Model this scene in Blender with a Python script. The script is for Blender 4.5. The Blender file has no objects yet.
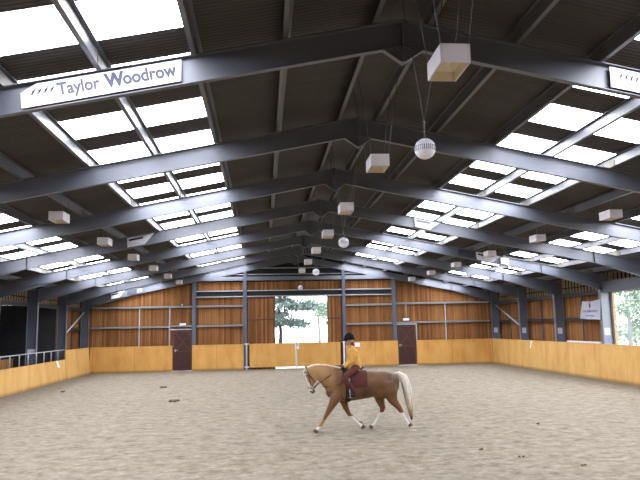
import bpy, bmesh, math, random
from mathutils import Vector, Matrix, noise
random.seed(7)
sc = bpy.context.scene
C = sc.collection
PI = math.pi

# ------------------------------------------------------------------ helpers
def lin1(c):
    return tuple(((v/255)/12.92 if v/255 <= .04045 else ((v/255+.055)/1.055)**2.4) for v in c)+(1.0,)
ALB=.47          # daylight scenes: colours are picked as seen, reflectances are about half of that
def lin(c):
    return tuple(v*ALB for v in lin1(c)[:3])+(1.0,)

class MB:
    """collects geometry, then links it as one mesh object"""
    def __init__(s): s.v=[]; s.f=[]; s.sm=[]
    def add(s, vs, fs, smooth=False):
        n=len(s.v); s.v += [tuple(p) for p in vs]
        for f in fs: s.f.append(tuple(n+i for i in f)); s.sm.append(smooth)
        return s
    def box(s,x0,x1,y0,y1,z0,z1):
        vs=[(x,y,z) for z in (z0,z1) for y in (y0,y1) for x in (x0,x1)]
        return s.add(vs,[(0,2,3,1),(4,5,7,6),(0,1,5,4),(2,6,7,3),(0,4,6,2),(1,3,7,5)])
    def prism(s, poly, axis, a0, a1):
        """poly of 2-D points extruded along axis; axis 'y' -> (x,z), 'x' -> (y,z), 'z' -> (x,y)"""
        def P(p,a):
            return {'y':(p[0],a,p[1]),'x':(a,p[0],p[1]),'z':(p[0],p[1],a)}[axis]
        n=len(poly)
        vs=[P(p,a0) for p in poly]+[P(p,a1) for p in poly]
        fs=[tuple(range(n)),tuple(range(2*n-1,n-1,-1))]
        fs+=[(i,i+n,(i+1)%n+n,(i+1)%n) for i in range(n)]
        return s.add(vs,fs)
    def strip(s, pts, th, axis, a0, a1):
        """a plate that follows the 2-D polyline pts with thickness th upwards"""
        for p,q in zip(pts,pts[1:]):
            s.prism([p,q,(q[0],q[1]+th),(p[0],p[1]+th)],axis,a0,a1)
        return s
    def bar(s, p, q, w, h):
        p=Vector(p);q=Vector(q);d=(q-p).normalized()
        up=Vector((0,0,1)) if abs(d.z)<.95 else Vector((0,1,0))
        a=d.cross(up).normalized(); b=a.cross(d)
        vs=[]
        for c in (p,q):
            for i,j in ((-1,-1),(1,-1),(1,1),(-1,1)): vs.append(c+a*(i*w/2)+b*(j*h/2))
        return s.add(vs,[(0,1,2,3),(7,6,5,4),(0,4,5,1),(1,5,6,2),(2,6,7,3),(3,7,4,0)])
    def tube(s, pts, r, n=8, closed=False, smooth=True, cap=True, sq=(1,1), up=None):
        pts=[Vector(p) for p in pts]; m=len(pts)
        rs=r if isinstance(r,(list,tuple)) else [r]*m
        u=Vector(up) if up else None
        base=len(s.v); vs=[]
        for i,p in enumerate(pts):
            if closed: d=pts[(i+1)%m]-pts[i-1]
            else: d=pts[min(i+1,m-1)]-pts[max(i-1,0)]
            d.normalize()
            if u is None: u=Vector((0,0,1)) if abs(d.z)<.9 else Vector((1,0,0))
            u=(u-d*u.dot(d)); 
            if u.length<1e-4: u=d.orthogonal()
            u.normalize(); w=d.cross(u)
            for k in range(n):
                a=2*PI*k/n
                vs.append(p+(u*math.cos(a)*sq[0]+w*math.sin(a)*sq[1])*rs[i])
        fs=[]
        for i in range(m if closed else m-1):
            for k in range(n):
                a=i*n+k;b=i*n+(k+1)%n;j=(i+1)%m
                fs.append((a,b,j*n+(k+1)%n,j*n+k))
        if cap and not closed:
            fs.append(tuple(range(n-1,-1,-1))); fs.append(tuple((m-1)*n+k for k in range(n)))
        return s.add(vs,fs,smooth)
    def ball(s,c,r,nu=16,nv=10,rot=None):
        rx,ry,rz=r if isinstance(r,(tuple,list)) else (r,r,r)
        vs=[(0,0,rz)];fs=[]
        for i in range(1,nv):
            t=PI*i/nv
            for k in range(nu):
                a=2*PI*k/nu; vs.append((rx*math.sin(t)*math.cos(a),ry*math.sin(t)*math.sin(a),rz*math.cos(t)))
        vs.append((0,0,-rz)); L=len(vs)-1
        for k in range(nu): fs.append((0,1+k,1+(k+1)%nu)); fs.append((L,L-nu+(k+1)%nu,L-nu+k))
        for i in range(nv-2):
            for k in range(nu):
                a=1+i*nu+k;b=1+i*nu+(k+1)%nu; fs.append((a,a+nu,b+nu,b))
        M=rot or Matrix.Identity(3)
        return s.add([Vector(c)+M@Vector(v) for v in vs],fs,True)
    def rings(s, rings, cap=True, smooth=True):
        n=len(rings[0]); vs=[p for r in rings for p in r]; fs=[]
        for i in range(len(rings)-1):
            for k in range(n):
                a=i*n+k;b=i*n+(k+1)%n; fs.append((a,b,b+n,a+n))
        if cap:
            fs.append(tuple(range(n-1,-1,-1))); fs.append(tuple((len(rings)-1)*n+k for k in range(n)))
        return s.add(vs,fs,smooth)
    def build(s,name,mat,parent=None,fix=True):
        me=bpy.data.meshes.new(name); o=bpy.data.objects.new(name,me)
        off=Vector((0,0,0))
        q=parent
        while q is not None: off+=q.location; q=q.parent
        me.from_pydata([tuple(Vector(v)-off) for v in s.v],[],s.f)
        for p,b in zip(me.polygons,s.sm): p.use_smooth=b
        if fix:
            bm=bmesh.new(); bm.from_mesh(me); bmesh.ops.recalc_face_normals(bm,faces=bm.faces); bm.to_mesh(me); bm.free()
        me.materials.append(mat); C.objects.link(o)
        if parent: o.parent=parent
        return o

def tag(o,label=None,cat=None,group=None,kind=None):
    if label: o['label']=label
    if cat: o['category']=cat
    if group: o['group']=group
    if kind: o['kind']=kind
    return o
def struct(o,label=None,cat=None): 
    o['kind']='structure'
    return tag(o,label,cat)
def thing(name,label,cat,loc=(0,0,0),group=None):
    o=bpy.data.objects.new(name,None); C.objects.link(o); o.location=loc; o.empty_display_size=.2
    return tag(o,label,cat,group)
def dup(root,loc,label=None,group=None):
    r=root.copy(); C.objects.link(r); r.location=loc
    if label: r['label']=label
    if group: r['group']=group
    for ch in list(root.children):
        c=ch.copy(); C.objects.link(c); c.parent=r
        for g in list(ch.children):
            d=g.copy(); C.objects.link(d); d.parent=c
    return r

# ------------------------------------------------------------------ materials
def nodes(name):
    m=bpy.data.materials.new(name); m.use_nodes=True; nt=m.node_tree
    b=nt.nodes['Principled BSDF']; return m,nt,b
def N(nt,t,**kw):
    n=nt.nodes.new(t)
    for k,v in kw.items():
        if k in n.inputs: n.inputs[k].default_value=v
        else: setattr(n,k,v)
    return n
def ramp(nt,fac,stops):
    r=nt.nodes.new('ShaderNodeValToRGB'); e=r.color_ramp.elements
    while len(e)<len(stops): e.new(.5)
    for x,(p,c) in zip(e,stops): x.position=p; x.color=c
    nt.links.new(fac,r.inputs[0]); return r.outputs[0]
def mix(nt,fac,a,b,mode='MIX'):
    m=nt.nodes.new('ShaderNodeMix'); m.data_type='RGBA'; m.blend_type=mode
    for s,v in ((m.inputs[0],fac),(m.inputs[6],a),(m.inputs[7],b)):
        if isinstance(v,bpy.types.NodeSocket): nt.links.new(v,s)
        else: s.default_value=v
    return m.outputs[2]
def coords(nt,scale=(1,1,1)):
    g=nt.nodes.new('ShaderNodeNewGeometry'); mp=nt.nodes.new('ShaderNodeMapping'); mp.inputs[3].default_value=scale
    nt.links.new(g.outputs['Position'],mp.inputs[0]); return mp.outputs[0]
def ocoords(nt,scale=(1,1,1)):
    g=nt.nodes.new('ShaderNodeTexCoord'); mp=nt.nodes.new('ShaderNodeMapping'); mp.inputs[3].default_value=scale
    nt.links.new(g.outputs['Object'],mp.inputs[0]); return mp.outputs[0]
def noise_(nt,vec,scale,detail=4,rough=.55):
    n=nt.nodes.new('ShaderNodeTexNoise'); n.inputs['Scale'].default_value=scale; n.inputs['Detail'].default_value=detail; n.inputs['Roughness'].default_value=rough
    nt.links.new(vec,n.inputs['Vector']); return n.outputs[0]
def bump(nt,b,h,strength=.3,dist=.02):
    n=nt.nodes.new('ShaderNodeBump'); n.inputs['Strength'].default_value=strength; n.inputs['Distance'].default_value=dist
    nt.links.new(h,n.inputs['Height']); nt.links.new(n.outputs[0],b.inputs['Normal'])
def plain(name,rgb,rough=.6,metal=0,var=.12,scale=6,spec=.3,full=False):
    m,nt,b=nodes(name); c=(lin1 if full else lin)(rgb)
    v=noise_(nt,ocoords(nt),scale)
    d=tuple(x*(1-var) for x in c[:3])+(1,); l=tuple(min(1,x*(1+var)) for x in c[:3])+(1,)
    nt.links.new(ramp(nt,v,[(.3,d),(.7,l)]),b.inputs['Base Color'])
    b.inputs['Roughness'].default_value=rough; b.inputs['Metallic'].default_value=metal
    b.inputs['Specular IOR Level'].default_value=spec
    return m
def emit(name,rgb,st):
    m,nt,b=nodes(name); b.inputs['Base Color'].default_value=lin((200,205,210))
    b.inputs['Emission Color'].default_value=lin1(rgb); b.inputs['Emission Strength'].default_value=st
    b.inputs['Roughness'].default_value=.6
    return m
def boards(name,axis,c1,c2,c3,width=.12,gap=.07):
    """upright timber boards: one tone per board, dark joints, long streaks"""
    m,nt,b=nodes(name)
    g=nt.nodes.new('ShaderNodeNewGeometry'); sp=nt.nodes.new('ShaderNodeSeparateXYZ'); nt.links.new(g.outputs['Position'],sp.inputs[0])
    def M(op,a,bv=None):
        n=nt.nodes.new('ShaderNodeMath'); n.operation=op
        for i,v in enumerate((a,bv)):
            if v is None: continue
            if isinstance(v,bpy.types.NodeSocket): nt.links.new(v,n.inputs[i])
            else: n.inputs[i].default_value=v
        return n.outputs[0]
    u=M('DIVIDE',sp.outputs[axis],width); fl=M('FLOOR',u); fr=M('FRACT',u)
    wn=nt.nodes.new('ShaderNodeTexWhiteNoise'); wn.noise_dimensions='1D'; nt.links.new(fl,wn.inputs['W'])
    sca=[1,1,1]; sca[axis]=26; sca[2]=1.1
    st=noise_(nt,coords(nt,tuple(sca)),1.0,6,.65)
    f=M('ADD',M('MULTIPLY',wn.outputs[0],.42),M('MULTIPLY',st,.72))
    col=ramp(nt,f,[(.22,lin(c1)),(.5,lin(c2)),(.85,lin(c3))])
    blot=noise_(nt,coords(nt),.55,3)
    col=mix(nt,ramp(nt,blot,[(.35,(0,0,0,1)),(.7,(.42,.42,.42,1))]),col,lin(c1))
    e=M('LESS_THAN',fr,gap)
    col=mix(nt,e,col,lin(tuple(x*.55 for x in c1)))
    nt.links.new(col,b.inputs['Base Color']); b.inputs['Roughness'].default_value=.85; b.inputs['Specular IOR Level'].default_value=.15
    bump(nt,b,f,.25,.01)
    return m

M={}
M['steel']=plain('painted_steel',(71,76,88),.48,0,.06,3,.5,True); M['steel'].node_tree.nodes['Principled BSDF'].inputs['IOR'].default_value=2.0
M['steel_post']=plain('post_steel',(104,113,128),.5,0,.06,3,.4)
M['galv']=plain('galvanised',(160,163,164),.45,.2,.08,9,.5,True)
M['purlin']=plain('purlin_steel',(84,84,88),.42,.1,.12,2,.8,True)
M['cleat']=plain('cleat_steel',(138,130,114),.6,.1,.1,9)
M['skylight']=emit('daylight_sheet',(236,240,253),20.5)
M['white']=plain('white_paint',(205,204,206),.5,0,.03,5,.3,True)
M['cream']=plain('cream_reflector',(216,204,184),.5,0,.06,5,.3,True)
M['rail']=plain('side_rail_steel',(104,106,110),.5,.1,.1,9,.5)
M['grille']=plain('grille_grey',(118,118,128),.6,0,.05,9)
M['cable']=plain('chain_metal',(128,132,138),.5,.3,.1,20)
M['wall_gable']=boards('gable_boards',0,(112,72,42),(170,112,64),(206,150,92))
M['wall_side']=boards('side_boards',1,(118,76,44),(176,118,66),(212,156,96))
M['louvre']=plain('spaced_board_timber',(214,186,146),.85,0,.25,8)
M['louvre_back']=plain('louvre_backing_boards',(84,66,48),.9,0,.2,3)
M['door']=plain('red_brown_paint',(84,44,38),.6,0,.2,5)
M['door_trim']=plain('door_brace_paint',(104,66,50),.6,0,.2,5)
M['dark']=plain('dark_cladding',(52,50,50),.8,0,.2,2)
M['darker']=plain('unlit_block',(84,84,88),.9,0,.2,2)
M['rubber']=plain('black_rubber',(30,30,32),.6,0,.2,8)
M['notice']=plain('notice_paper',(200,200,214),.6,0,.05,5,.3,True)
M['bluenotice']=plain('blue_notice',(150,154,190),.6,0,.2,12)
M['text']=plain('grey_violet_ink',(112,110,140),.6,0,.02,5)
M['ink']=plain('dark_ink',(60,58,80),.6,0,.02,5)
M['orangeink']=plain('orange_ink',(176,110,60),.6,0,.02,5)
M['signwhite']=plain('sign_face',(218,218,226),.45,0,.02,3,.3,True)
M['greysign']=plain('grey_sign_face',(86,92,106),.6,0,.1,9)
M['cloth']=plain('banner_cloth',(222,222,238),.8,0,.04,3)
M['gold']=plain('crest_gold',(176,138,84),.7,0,.2,30)
M['red']=plain('faded_red',(150,44,36),.7,0,.2,5)

def ply(name,c1,c2,c3,axis):
    m,nt,b=nodes(name)
    s=[.9,.9,.35]
    a=noise_(nt,coords(nt,(1.2,1.2,.45)),1.6,5,.6); bb=noise_(nt,coords(nt,(1,1,1)),22,4,.7)
    col=ramp(nt,a,[(.3,lin(c1)),(.5,lin(c2)),(.72,lin(c3))])
    col=mix(nt,.25,col,ramp(nt,bb,[(.35,lin(c1)),(.65,lin(c3))]))
    g=nt.nodes.new('ShaderNodeNewGeometry'); sp=nt.nodes.new('ShaderNodeSeparateXYZ'); nt.links.new(g.outputs['Position'],sp.inputs[0])
    d=nt.nodes.new('ShaderNodeMath'); d.operation='DIVIDE'; d.inputs[1].default_value=2.44; nt.links.new(sp.outputs[axis],d.inputs[0])
    f=nt.nodes.new('ShaderNodeMath'); f.operation='FRACT'; nt.links.new(d.outputs[0],f.inputs[0])
    l=nt.nodes.new('ShaderNodeMath'); l.operation='LESS_THAN'; l.inputs[1].default_value=.012; nt.links.new(f.outputs[0],l.inputs[0])
    mu=nt.nodes.new('ShaderNodeMath'); mu.operation='MULTIPLY'; mu.inputs[1].default_value=.35; nt.links.new(l.outputs[0],mu.inputs[0])
    col=mix(nt,mu.outputs[0],col,lin((120,80,40)))
    # darker brown band low on the boards
    z=nt.nodes.new('ShaderNodeMapRange'); z.inputs[1].default_value=.02; z.inputs[2].default_value=.16; z.inputs[3].default_value=.7; z.inputs[4].default_value=0
    nt.links.new(sp.outputs[2],z.inputs[0])
    col=mix(nt,z.outputs[0],col,lin((150,118,78)))
    nt.links.new(col,b.inputs['Base Color']); b.inputs['Roughness'].default_value=.7; b.inputs['Specular IOR Level'].default_value=.2
    return m
M['kick_far']=ply('kick_ply_far',(238,168,84),(262,196,104),(276,216,126),0)
M['kick_side']=ply('kick_ply_side',(240,176,92),(264,206,118),(276,228,148),1)

def sand():
    m,nt,b=nodes('arena_sand')
    v=coords(nt)
    a=noise_(nt,v,.35,4,.6); f=noise_(nt,v,5.5,7,.7); g=noise_(nt,coords(nt,(1,1.6,1)),2.2,5,.65)
    col=ramp(nt,a,[(.3,lin((154,139,115))),(.7,lin((182,167,143)))])
    col=mix(nt,.62,col,ramp(nt,f,[(.36,lin((96,82,60))),(.5,lin((170,155,131))),(.66,lin((216,205,184)))]))
    col=mix(nt,.42,col,ramp(nt,g,[(.34,lin((130,116,92))),(.62,lin((202,192,174)))]))
    # sand darkens towards the side and far boards
    gg=nt.nodes.new('ShaderNodeNewGeometry'); sp=nt.nodes.new('ShaderNodeSeparateXYZ'); nt.links.new(gg.outputs['Position'],sp.inputs[0])
    ab=nt.nodes.new('ShaderNodeMath'); ab.operation='ABSOLUTE'; nt.links.new(sp.outputs[0],ab.inputs[0])
    r1=nt.nodes.new('ShaderNodeMapRange'); r1.inputs[1].default_value=10.4; r1.inputs[2].default_value=12.2; r1.inputs[3].default_value=0; r1.inputs[4].default_value=.6
    nt.links.new(ab.outputs[0],r1.inputs[0])
    r2=nt.nodes.new('ShaderNodeMapRange'); r2.inputs[1].default_value=36.5; r2.inputs[2].default_value=39.2; r2.inputs[3].default_value=0; r2.inputs[4].default_value=.6
    nt.links.new(sp.outputs[1],r2.inputs[0])
    mx=nt.nodes.new('ShaderNodeMath'); mx.operation='MAXIMUM'; nt.links.new(r1.outputs[0],mx.inputs[0]); nt.links.new(r2.outputs[0],mx.inputs[1])
    col=mix(nt,mx.outputs[0],col,lin((112,98,78)))
    nt.links.new(col,b.inputs['Base Color']); b.inputs['Roughness'].default_value=.95; b.inputs['Specular IOR Level'].default_value=.1
    h=mix(nt,.5,f,g)
    bump(nt,b,h,.5,.09)
    return m
M['sand']=sand(); M['clod']=plain('dark_clod',(110,88,64),.95,0,.2,20)
def sheet():
    m,nt,b=nodes('roof_sheet')
    a=noise_(nt,coords(nt,(.25,3,1)),1.5,4,.6)
    nt.links.new(ramp(nt,a,[(.3,lin((76,70,68))),(.7,lin((92,83,76)))]),b.inputs['Base Color'])
    b.inputs['Roughness'].default_value=.6; b.inputs['Specular IOR Level'].default_value=.3
    return m
M['sheet']=sheet()

# ------------------------------------------------------------------ building constants
TP=.1984; ZB=6.589; S=4.387; Y0=8.694
FY=lambda k: Y0+k*S
YF=39.40; YN=FY(-3)         # far gable, near gable
zbot=lambda x: ZB-TP*abs(x)
zpur=lambda x: ZB+.40-TP*abs(x)
zsh=lambda x: ZB+.61-TP*abs(x)
EAVE=13.35

# ------------------------------------------------------------------ floor
mb=MB(); nx,ny=130,220
x0,x1,y0,y1=-12.95,12.95,YN-.2,39.55
vs=[];fs=[]
for j in range(ny+1):
    for i in range(nx+1):
        x=x0+(x1-x0)*i/nx; y=y0+(y1-y0)*j/ny
        h=noise.noise(Vector((x*1.3,y*1.3,0)))*.018+noise.noise(Vector((x*4,y*4,3)))*.009
        vs.append((x,y,h-.012))
for j in range(ny):
    for i in range(nx):
        a=j*(nx+1)+i; fs.append((a,a+1,a+nx+2,a+nx+1))
mb.add(vs,fs,True)
struct(mb.build('floor',M['sand']))

# ------------------------------------------------------------------ roof sheets and daylight strips
period=1.83; bright=.985; start=7.17
zones=[(3.03,5.63),(8.23,10.83)]
def corr(y):
    t=(y/.0915)%1.0
    if t<.35: return 0
    if t<.5: return (t-.35)/.15*.008
    if t<.85: return .008
    return (1-t)/.15*.008
def corr_ys(a,b):
    ys=[a]; k=math.floor(a/.0915)
    while k*.0915<b+.3:
        for t in (0,.35,.5,.85):
            y=(k+t)*.0915
            if a+1e-4<y<b-1e-4: ys.append(y)
        k+=1
    ys.append(b); return ys
yA,yB=YN-.45,YF+.75
stripes=[]; y=start
while y>yA: y-=period
while y<yB:
    if y+bright<yB and y>yA: stripes.append((y,y+bright))
    y+=period
for side in (-1,1):
    mb=MB()
    def sh(a,b,xa,xb):
        ys=corr_ys(a,b)
        for p,q in zip(ys,ys[1:]):
            mb.add([(side*xa,p,zsh(xa)+corr(p)),(side*xb,p,zsh(xb)+corr(p)),(side*xb,q,zsh(xb)+corr(q)),(side*xa,q,zsh(xa)+corr(q))],[(0,1,2,3)])
    cur=yA
    for a,b in stripes+[(yB,None)]:
        sh(cur,a,0,EAVE)
        if b is None: break
        for xa,xb in ((0,zones[0][0]),(zones[0][1],zones[1][0]),(zones[1][1],EAVE)): sh(a,b,xa,xb)
        cur=b
    struct(mb.build('ceiling',M['sheet'],fix=False))
# daylight sheets: translucent GRP, one window each
def sky_mesh(xa,xb):
    mb=MB(); L=bright/2+.01
    mb.prism([(xa-.02,zsh(xa-.02)-.004),(xb+.02,zsh(xb+.02)-.004),(xb+.02,zsh(xb+.02)+.004),(xa-.02,zsh(xa-.02)+.004)],'y',-L,L)
    return mb
n=0
for side in (-1,1):
    for xa,xb in zones:
        mb=sky_mesh(xa,xb); mb.v=[(side*v[0],v[1],v[2]) for v in mb.v]
        base=None
        for a,b in stripes:
            n+=1
            if base is None: o=mb.build('window_%d'%n,M['skylight']); base=o
            else: o=base.copy(); o.name='window_%d'%n; C.objects.link(o)
            o.location=(0,(a+b)/2,0); o['kind']='structure'
# ridge flashing under the apex
mb=MB()
pts=[(x,zsh(0)-.06-.05*(abs(x)/.34)**2) for x in [-.34,-.25,-.15,-.05,.05,.15,.25,.34]]
mb.strip(pts,.004,'y',yA,yB)
tag(mb.build('ridge_flashing',M['sheet']),'curved dark sheet flashing running under the very ridge of the roof','roof flashing')

# ------------------------------------------------------------------ purlins
PX=[.38,1.7,3.0,4.3,5.6,6.9,8.2,9.5,10.8,12.1]
ORD=['first','second','third','fourth','fifth','sixth','seventh','eighth','ninth','tenth']
for side in (-1,1):
    sd='left' if side<0 else 'right'
    for i,x in enumerate(PX):
        z=zpur(x); t=thing('roof_purlin','long steel purlin under the %s roof slope, %s down from the ridge'%(sd,ORD[i]),'purlin',(side*x,YF,z),'roof purlins')
        mb=MB(); X=side*x
        mb.box(X-.003,X+.003,yA+.1,yB-.1,z,z+.2)
        mb.box(min(X,X+side*.075),max(X,X+side*.075),yA+.1,yB-.1,z,z+.006)
        mb.box(min(X,X-side*.065),max(X,X-side*.065),yA+.1,yB-.1,z+.192,z+.198)
        mb.box(X+side*.072-.003,X+side*.072+.003,yA+.1,yB-.1,z,z+.022)
        mb.build('channel',M['purlin'],t)
        for k in range(-2,8):
            if i%2==0 or k%2==0:
                mb=MB(); yy=FY(k)
                mb.box(X+side*.004,X+side*.010,yy-.42,yy+.42,z+.008,z+.18)
                mb.box(min(X-side*.012,X-side*.004),max(X-side*.012,X-side*.004),yy-.3,yy+.3,z-.004,z+.14)
                mb.build('sleeve',M['cleat'],t)

# ------------------------------------------------------------------ portal frames
frame_lab={-3:'grey steel portal frame against the near end wall behind the camera',
-2:'grey steel portal frame directly overhead, nearest to the viewer',-1:'grey steel portal frame between the viewer and the lettered white signs',
0:'grey steel portal frame carrying the long white lettered company signs',1:'grey steel portal frame next beyond the one with lettered signs',
2:'grey steel portal frame second beyond the lettered signs',3:'grey steel portal frame carrying small tapered white signs, third beyond the lettered signs',
4:'grey steel portal frame whose right column is lit white beside the open bay',5:'grey steel portal frame on the far side of the hanging cloth banner',
6:'grey steel portal frame last but one before the far boarded wall',7:'grey steel portal frame standing against the far boarded gable wall'}
def frame(k):
    y=FY(k); t=thing('portal_frame',frame_lab[k],'steel frame',(0,y,0),'portal frames')
    HX=9.95; zh=3.88
    for s in (-1,1):
        mb=MB()
        top=lambda x: zbot(x)+.385
        poly=[(0,zbot(0)),(s*HX,zbot(HX)),(s*12.5,zh),(s*12.95,zh-.02),(s*12.95,top(12.95)),(0,top(0))]
        mb.prism(poly,'y',y-.006,y+.006)
        mb.strip([(0,zbot(0)),(s*HX,zbot(HX)),(s*12.5,zh)],.014,'y',y-.052,y+.052)       # lower flange + haunch flange
        mb.strip([(s*HX,zbot(HX)),(s*12.5,zbot(12.5))],.014,'y',y-.055,y+.055)              # flange running on inside the haunch
        mb.strip([(0,top(0)),(s*12.95,top(12.95))],.014,'y',y-.095,y+.095)
        for x in (HX,12.5):
            zz=zbot(HX) if x==HX else zh
            mb.box(s*x-.006,s*x+.006,y-.09,y+.09,zz,top(x))
        mb.build('rafter',M['steel'],t)
        mb=MB()
        mb.box(s*12.72-.22,s*12.72+.22,y-.006,y+.006,0,zh)
        for x in (12.5,12.95): mb.box(s*x-.008,s*x+.008,y-.1,y+.1,0,zh+.02)
        mb.box(s*12.72-.24,s*12.72+.24,y-.1,y+.1,zh-.03,zh-.01)
        mb.box(s*12.72-.3,s*12.72+.3,y-.16,y+.16,0,.02)
        mb.build('column',M['steel'],t)
    mb=MB()
    mb.prism([(-.29,zbot(.29)),(0,ZB-.25),(.29,zbot(.29)),(0,zbot(0))],'y',y-.01,y+.01)
    mb.strip([(-.29,zbot(.29)-.004),(0,ZB-.26),(.29,zbot(.29)-.004)],.012,'y',y-.052,y+.052)
    mb.box(-.012,.012,y-.095,y+.095,ZB-.25,ZB+.39)
    mb.build('apex_haunch',M['steel'],t)
    return t
for k in range(-3,8): frame(k)

# ------------------------------------------------------------------ far gable wall
yb=39.62
mb=MB()
def bx(mb,x0,x1,z0,z1,y=yb,th=.03): mb.box(x0,x1,y,y+th,z0,z1)
for x0,x1 in ((-12.95,-7.74),(-7.68,-7.5),(-6.35,-3.1),(3.05,6.37),(7.5,7.6),(7.6,12.95)):
    pass
# slabs from rail to rafter line, split so the two doors and the opening stay open
def zt(x): return zbot(x)+.30
def slab(x0,x1,z0,z1a,z1b):
    mb.prism([(x0,z0),(x1,z0),(x1,z1b),(x0,z1a)],'y',yb,yb+.03)
slab(-13.25,-6.33,0,zt(13.25),zt(6.33)); slab(-6.33,-2.98,0,5.35,5.35)
slab(-2.98,2.84,4.38,5.35,5.35); slab(2.84,6.33,0,5.35,5.35); slab(6.33,13.25,0,zt(6.33),zt(13.25))
struct(mb.build('wall_far',M['wall_gable']))
mb=MB()
mb.prism([(-6.33,5.35),(6.33,5.35),(6.33,zt(6.33)+.3),(0,zt(0)+.3),(-6.33,zt(6.33)+.3)],'y',yb-.02,yb+.03)
struct(mb.build('trim_1',M['dark']))  # upper gable cladding, its shadow put into the dark colour
mb=MB()                                                 # filler between the boards and the roof sheets
for s in (-1,1): mb.prism([(s*13.3,zt(13.3)),(s*6.33,zt(6.33)),(s*6.33,zsh(6.33)+.02),(s*13.3,zsh(13.3)+.02)],'y',yb,yb+.03)
struct(mb.build('trim_2',M['dark']))

def simple(name,mbx,mat,label,cat,group=None,parent=None): return tag(mbx.build(name,mat,parent),label,cat,group)
for x,w,lab in ((-6.25,.22,'grey steel gable post beside the left red-brown door'),(-3.15,.22,'grey steel gable post just left of the far opening and gates'),
                (3.0,.2,'grey steel gable post just right of the far opening and gates'),(6.2,.22,'grey steel gable post beside the right red-brown door')):
    mb=MB(); zz=zbot(x)+.02; y=39.42
    mb.box(x-.006,x+.006,y-.1,y+.1,0,zz)
    for q in (-.1,.1): mb.box(x-w/2,x+w/2,y+q-.006,y+q+.006,0,zz)
    simple('gable_post',mb,M['steel_post'],lab,'steel post','gable posts')
def rail(x0,x1,z,lab,h=.11,name='sheeting_rail',mat='galv',y=39.53,grp='gable rails'):
    mb=MB(); mb.box(x0,x1,y-.06,y+.07,z+h/2-.012,z+h/2); mb.box(x0,x1,y+.03,y+.04,z-h/2,z+h/2); mb.box(x0,x1,y-.06,y+.07,z-h/2,z-h/2+.012); mb.box(x0,x1,y-.06,y-.055,z-h/2,z-h/2+.035); mb.box(x0,x1,y-.06,y-.055,z+h/2-.035,z+h/2)
    return simple(name,mb,M[mat],lab,'rail',grp)
rail(-12.4,-6.38,3.86,'upper pale horizontal rail on the far wall, left of the left door post')
rail(-12.4,-7.78,2.66,'lower pale horizontal rail on the far wall, left corner to left door')
rail(-7.66,-6.38,2.68,'short pale rail over the left red-brown door')
rail(-6.12,-3.28,3.86,'upper pale rail between the two gable posts left of the opening')
rail(-6.12,-3.28,2.66,'lower pale rail between the two gable posts left of the opening')
rail(3.12,6.07,3.80,'upper pale rail between the two gable posts right of the opening')
rail(3.12,6.07,2.62,'lower pale rail between the two gable posts right of the opening')
rail(6.33,12.4,3.84,'upper pale horizontal rail on the far wall, right of the right door post')
rail(6.33,12.4,2.64,'lower pale horizontal rail on the far wall, right door to right corner')
# deep header over the opening: dark web between two pale flanges
t=thing('header_beam','deep dark horizontal header beam with pale edges over the far opening','beam',(0,39.4,4.4))
mb=MB(); mb.box(-6.12,6.07,39.53,39.55,4.44,4.76); mb.build('web',M['dark'],t)
for z in (4.76,4.41):
    mb=MB(); 
    for a,b in ((-6.12,-3.28),(-3.02,2.88),(3.12,6.07)): mb.box(a,b,39.40,39.54,z,z+.05)
    mb.build('flange',M['galv'],t)
mb=MB(); mb.box(-6.1,6.05,39.36,39.58,5.42,5.66); simple('wind_beam',mb,M['steel'],'dark horizontal steel beam crossing the far gable just above the boards','beam')
for z,x,lab in ((5.80,5.2,'lowest'),(6.19,3.2,'middle'),(6.55,1.35,'topmost')):
    rail(-x,x,z,'%s thin rail in the dark peak of the far gable'%lab,.07,y=39.52)
# conduits and jambs
for x,z0,z1,lab in ((-9.52,1.5,3.8,'thin upright pale rail in the middle of the far left boarding'),(9.48,1.5,3.78,'thin upright pale rail in the middle of the far right boarding'),
    (-7.72,0,3.80,'upright grey jamb post left of the left red-brown door'),(7.58,0,2.62,'upright grey jamb post right of the right red-brown door')):
    mb=MB(); mb.box(x-.03,x+.03,39.40,39.46,z0,z1); simple('upright_rail',mb,M['galv'],lab,'rail')
mb=MB(); mb.box(-7.69,-6.38,39.42,39.47,2.45,2.52); simple('door_lintel',mb,M['galv'],'thin pale lintel directly over the left red-brown door','lintel')
mb=MB(); mb.box(6.34,7.55,39.42,39.47,2.50,2.57); simple('door_lintel',mb,M['galv'],'thin pale lintel directly over the right red-brown door','lintel')

# doors
def door(n,x0,x1,zt_):
    d=MB().box(x0,x1,39.36,39.40,.02,zt_); o=struct(d.build('door_%d'%n,M['door']))
    mb=MB(); w=.07
    for z in (.05,zt_*.47,zt_-w): mb.box(x0+.01,x1-.01,39.345,39.36,z,z+w)
    for a in (x0+.01,x1-.01-w): mb.box(a,a+w,39.347,39.36,.05,zt_)
    zc=zt_*.47+w
    mb.bar((x0+.08,39.352,zt_-.08),(x1-.08,39.352,zc),.012,.07); mb.bar((x0+.08,39.350,zc),(x1-.08,39.350,zt_-.08),.012,.07)
    mb.build('door_brace',M['door_trim'],o)
    mb=MB(); mb.box(x0+.08,x0+.13,39.33,39.35,1.15,1.3); mb.bar((x0+.10,39.30,1.25),(x0+.26,39.30,1.25),.02,.03); mb.bar((x0+.10,39.30,1.25),(x0+.10,39.35,1.25),.02,.02)
    mb.build('door_handle',M['galv'],o)
door(1,-7.46,-6.38,2.40); door(2,6.36,7.47,2.44)

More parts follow.
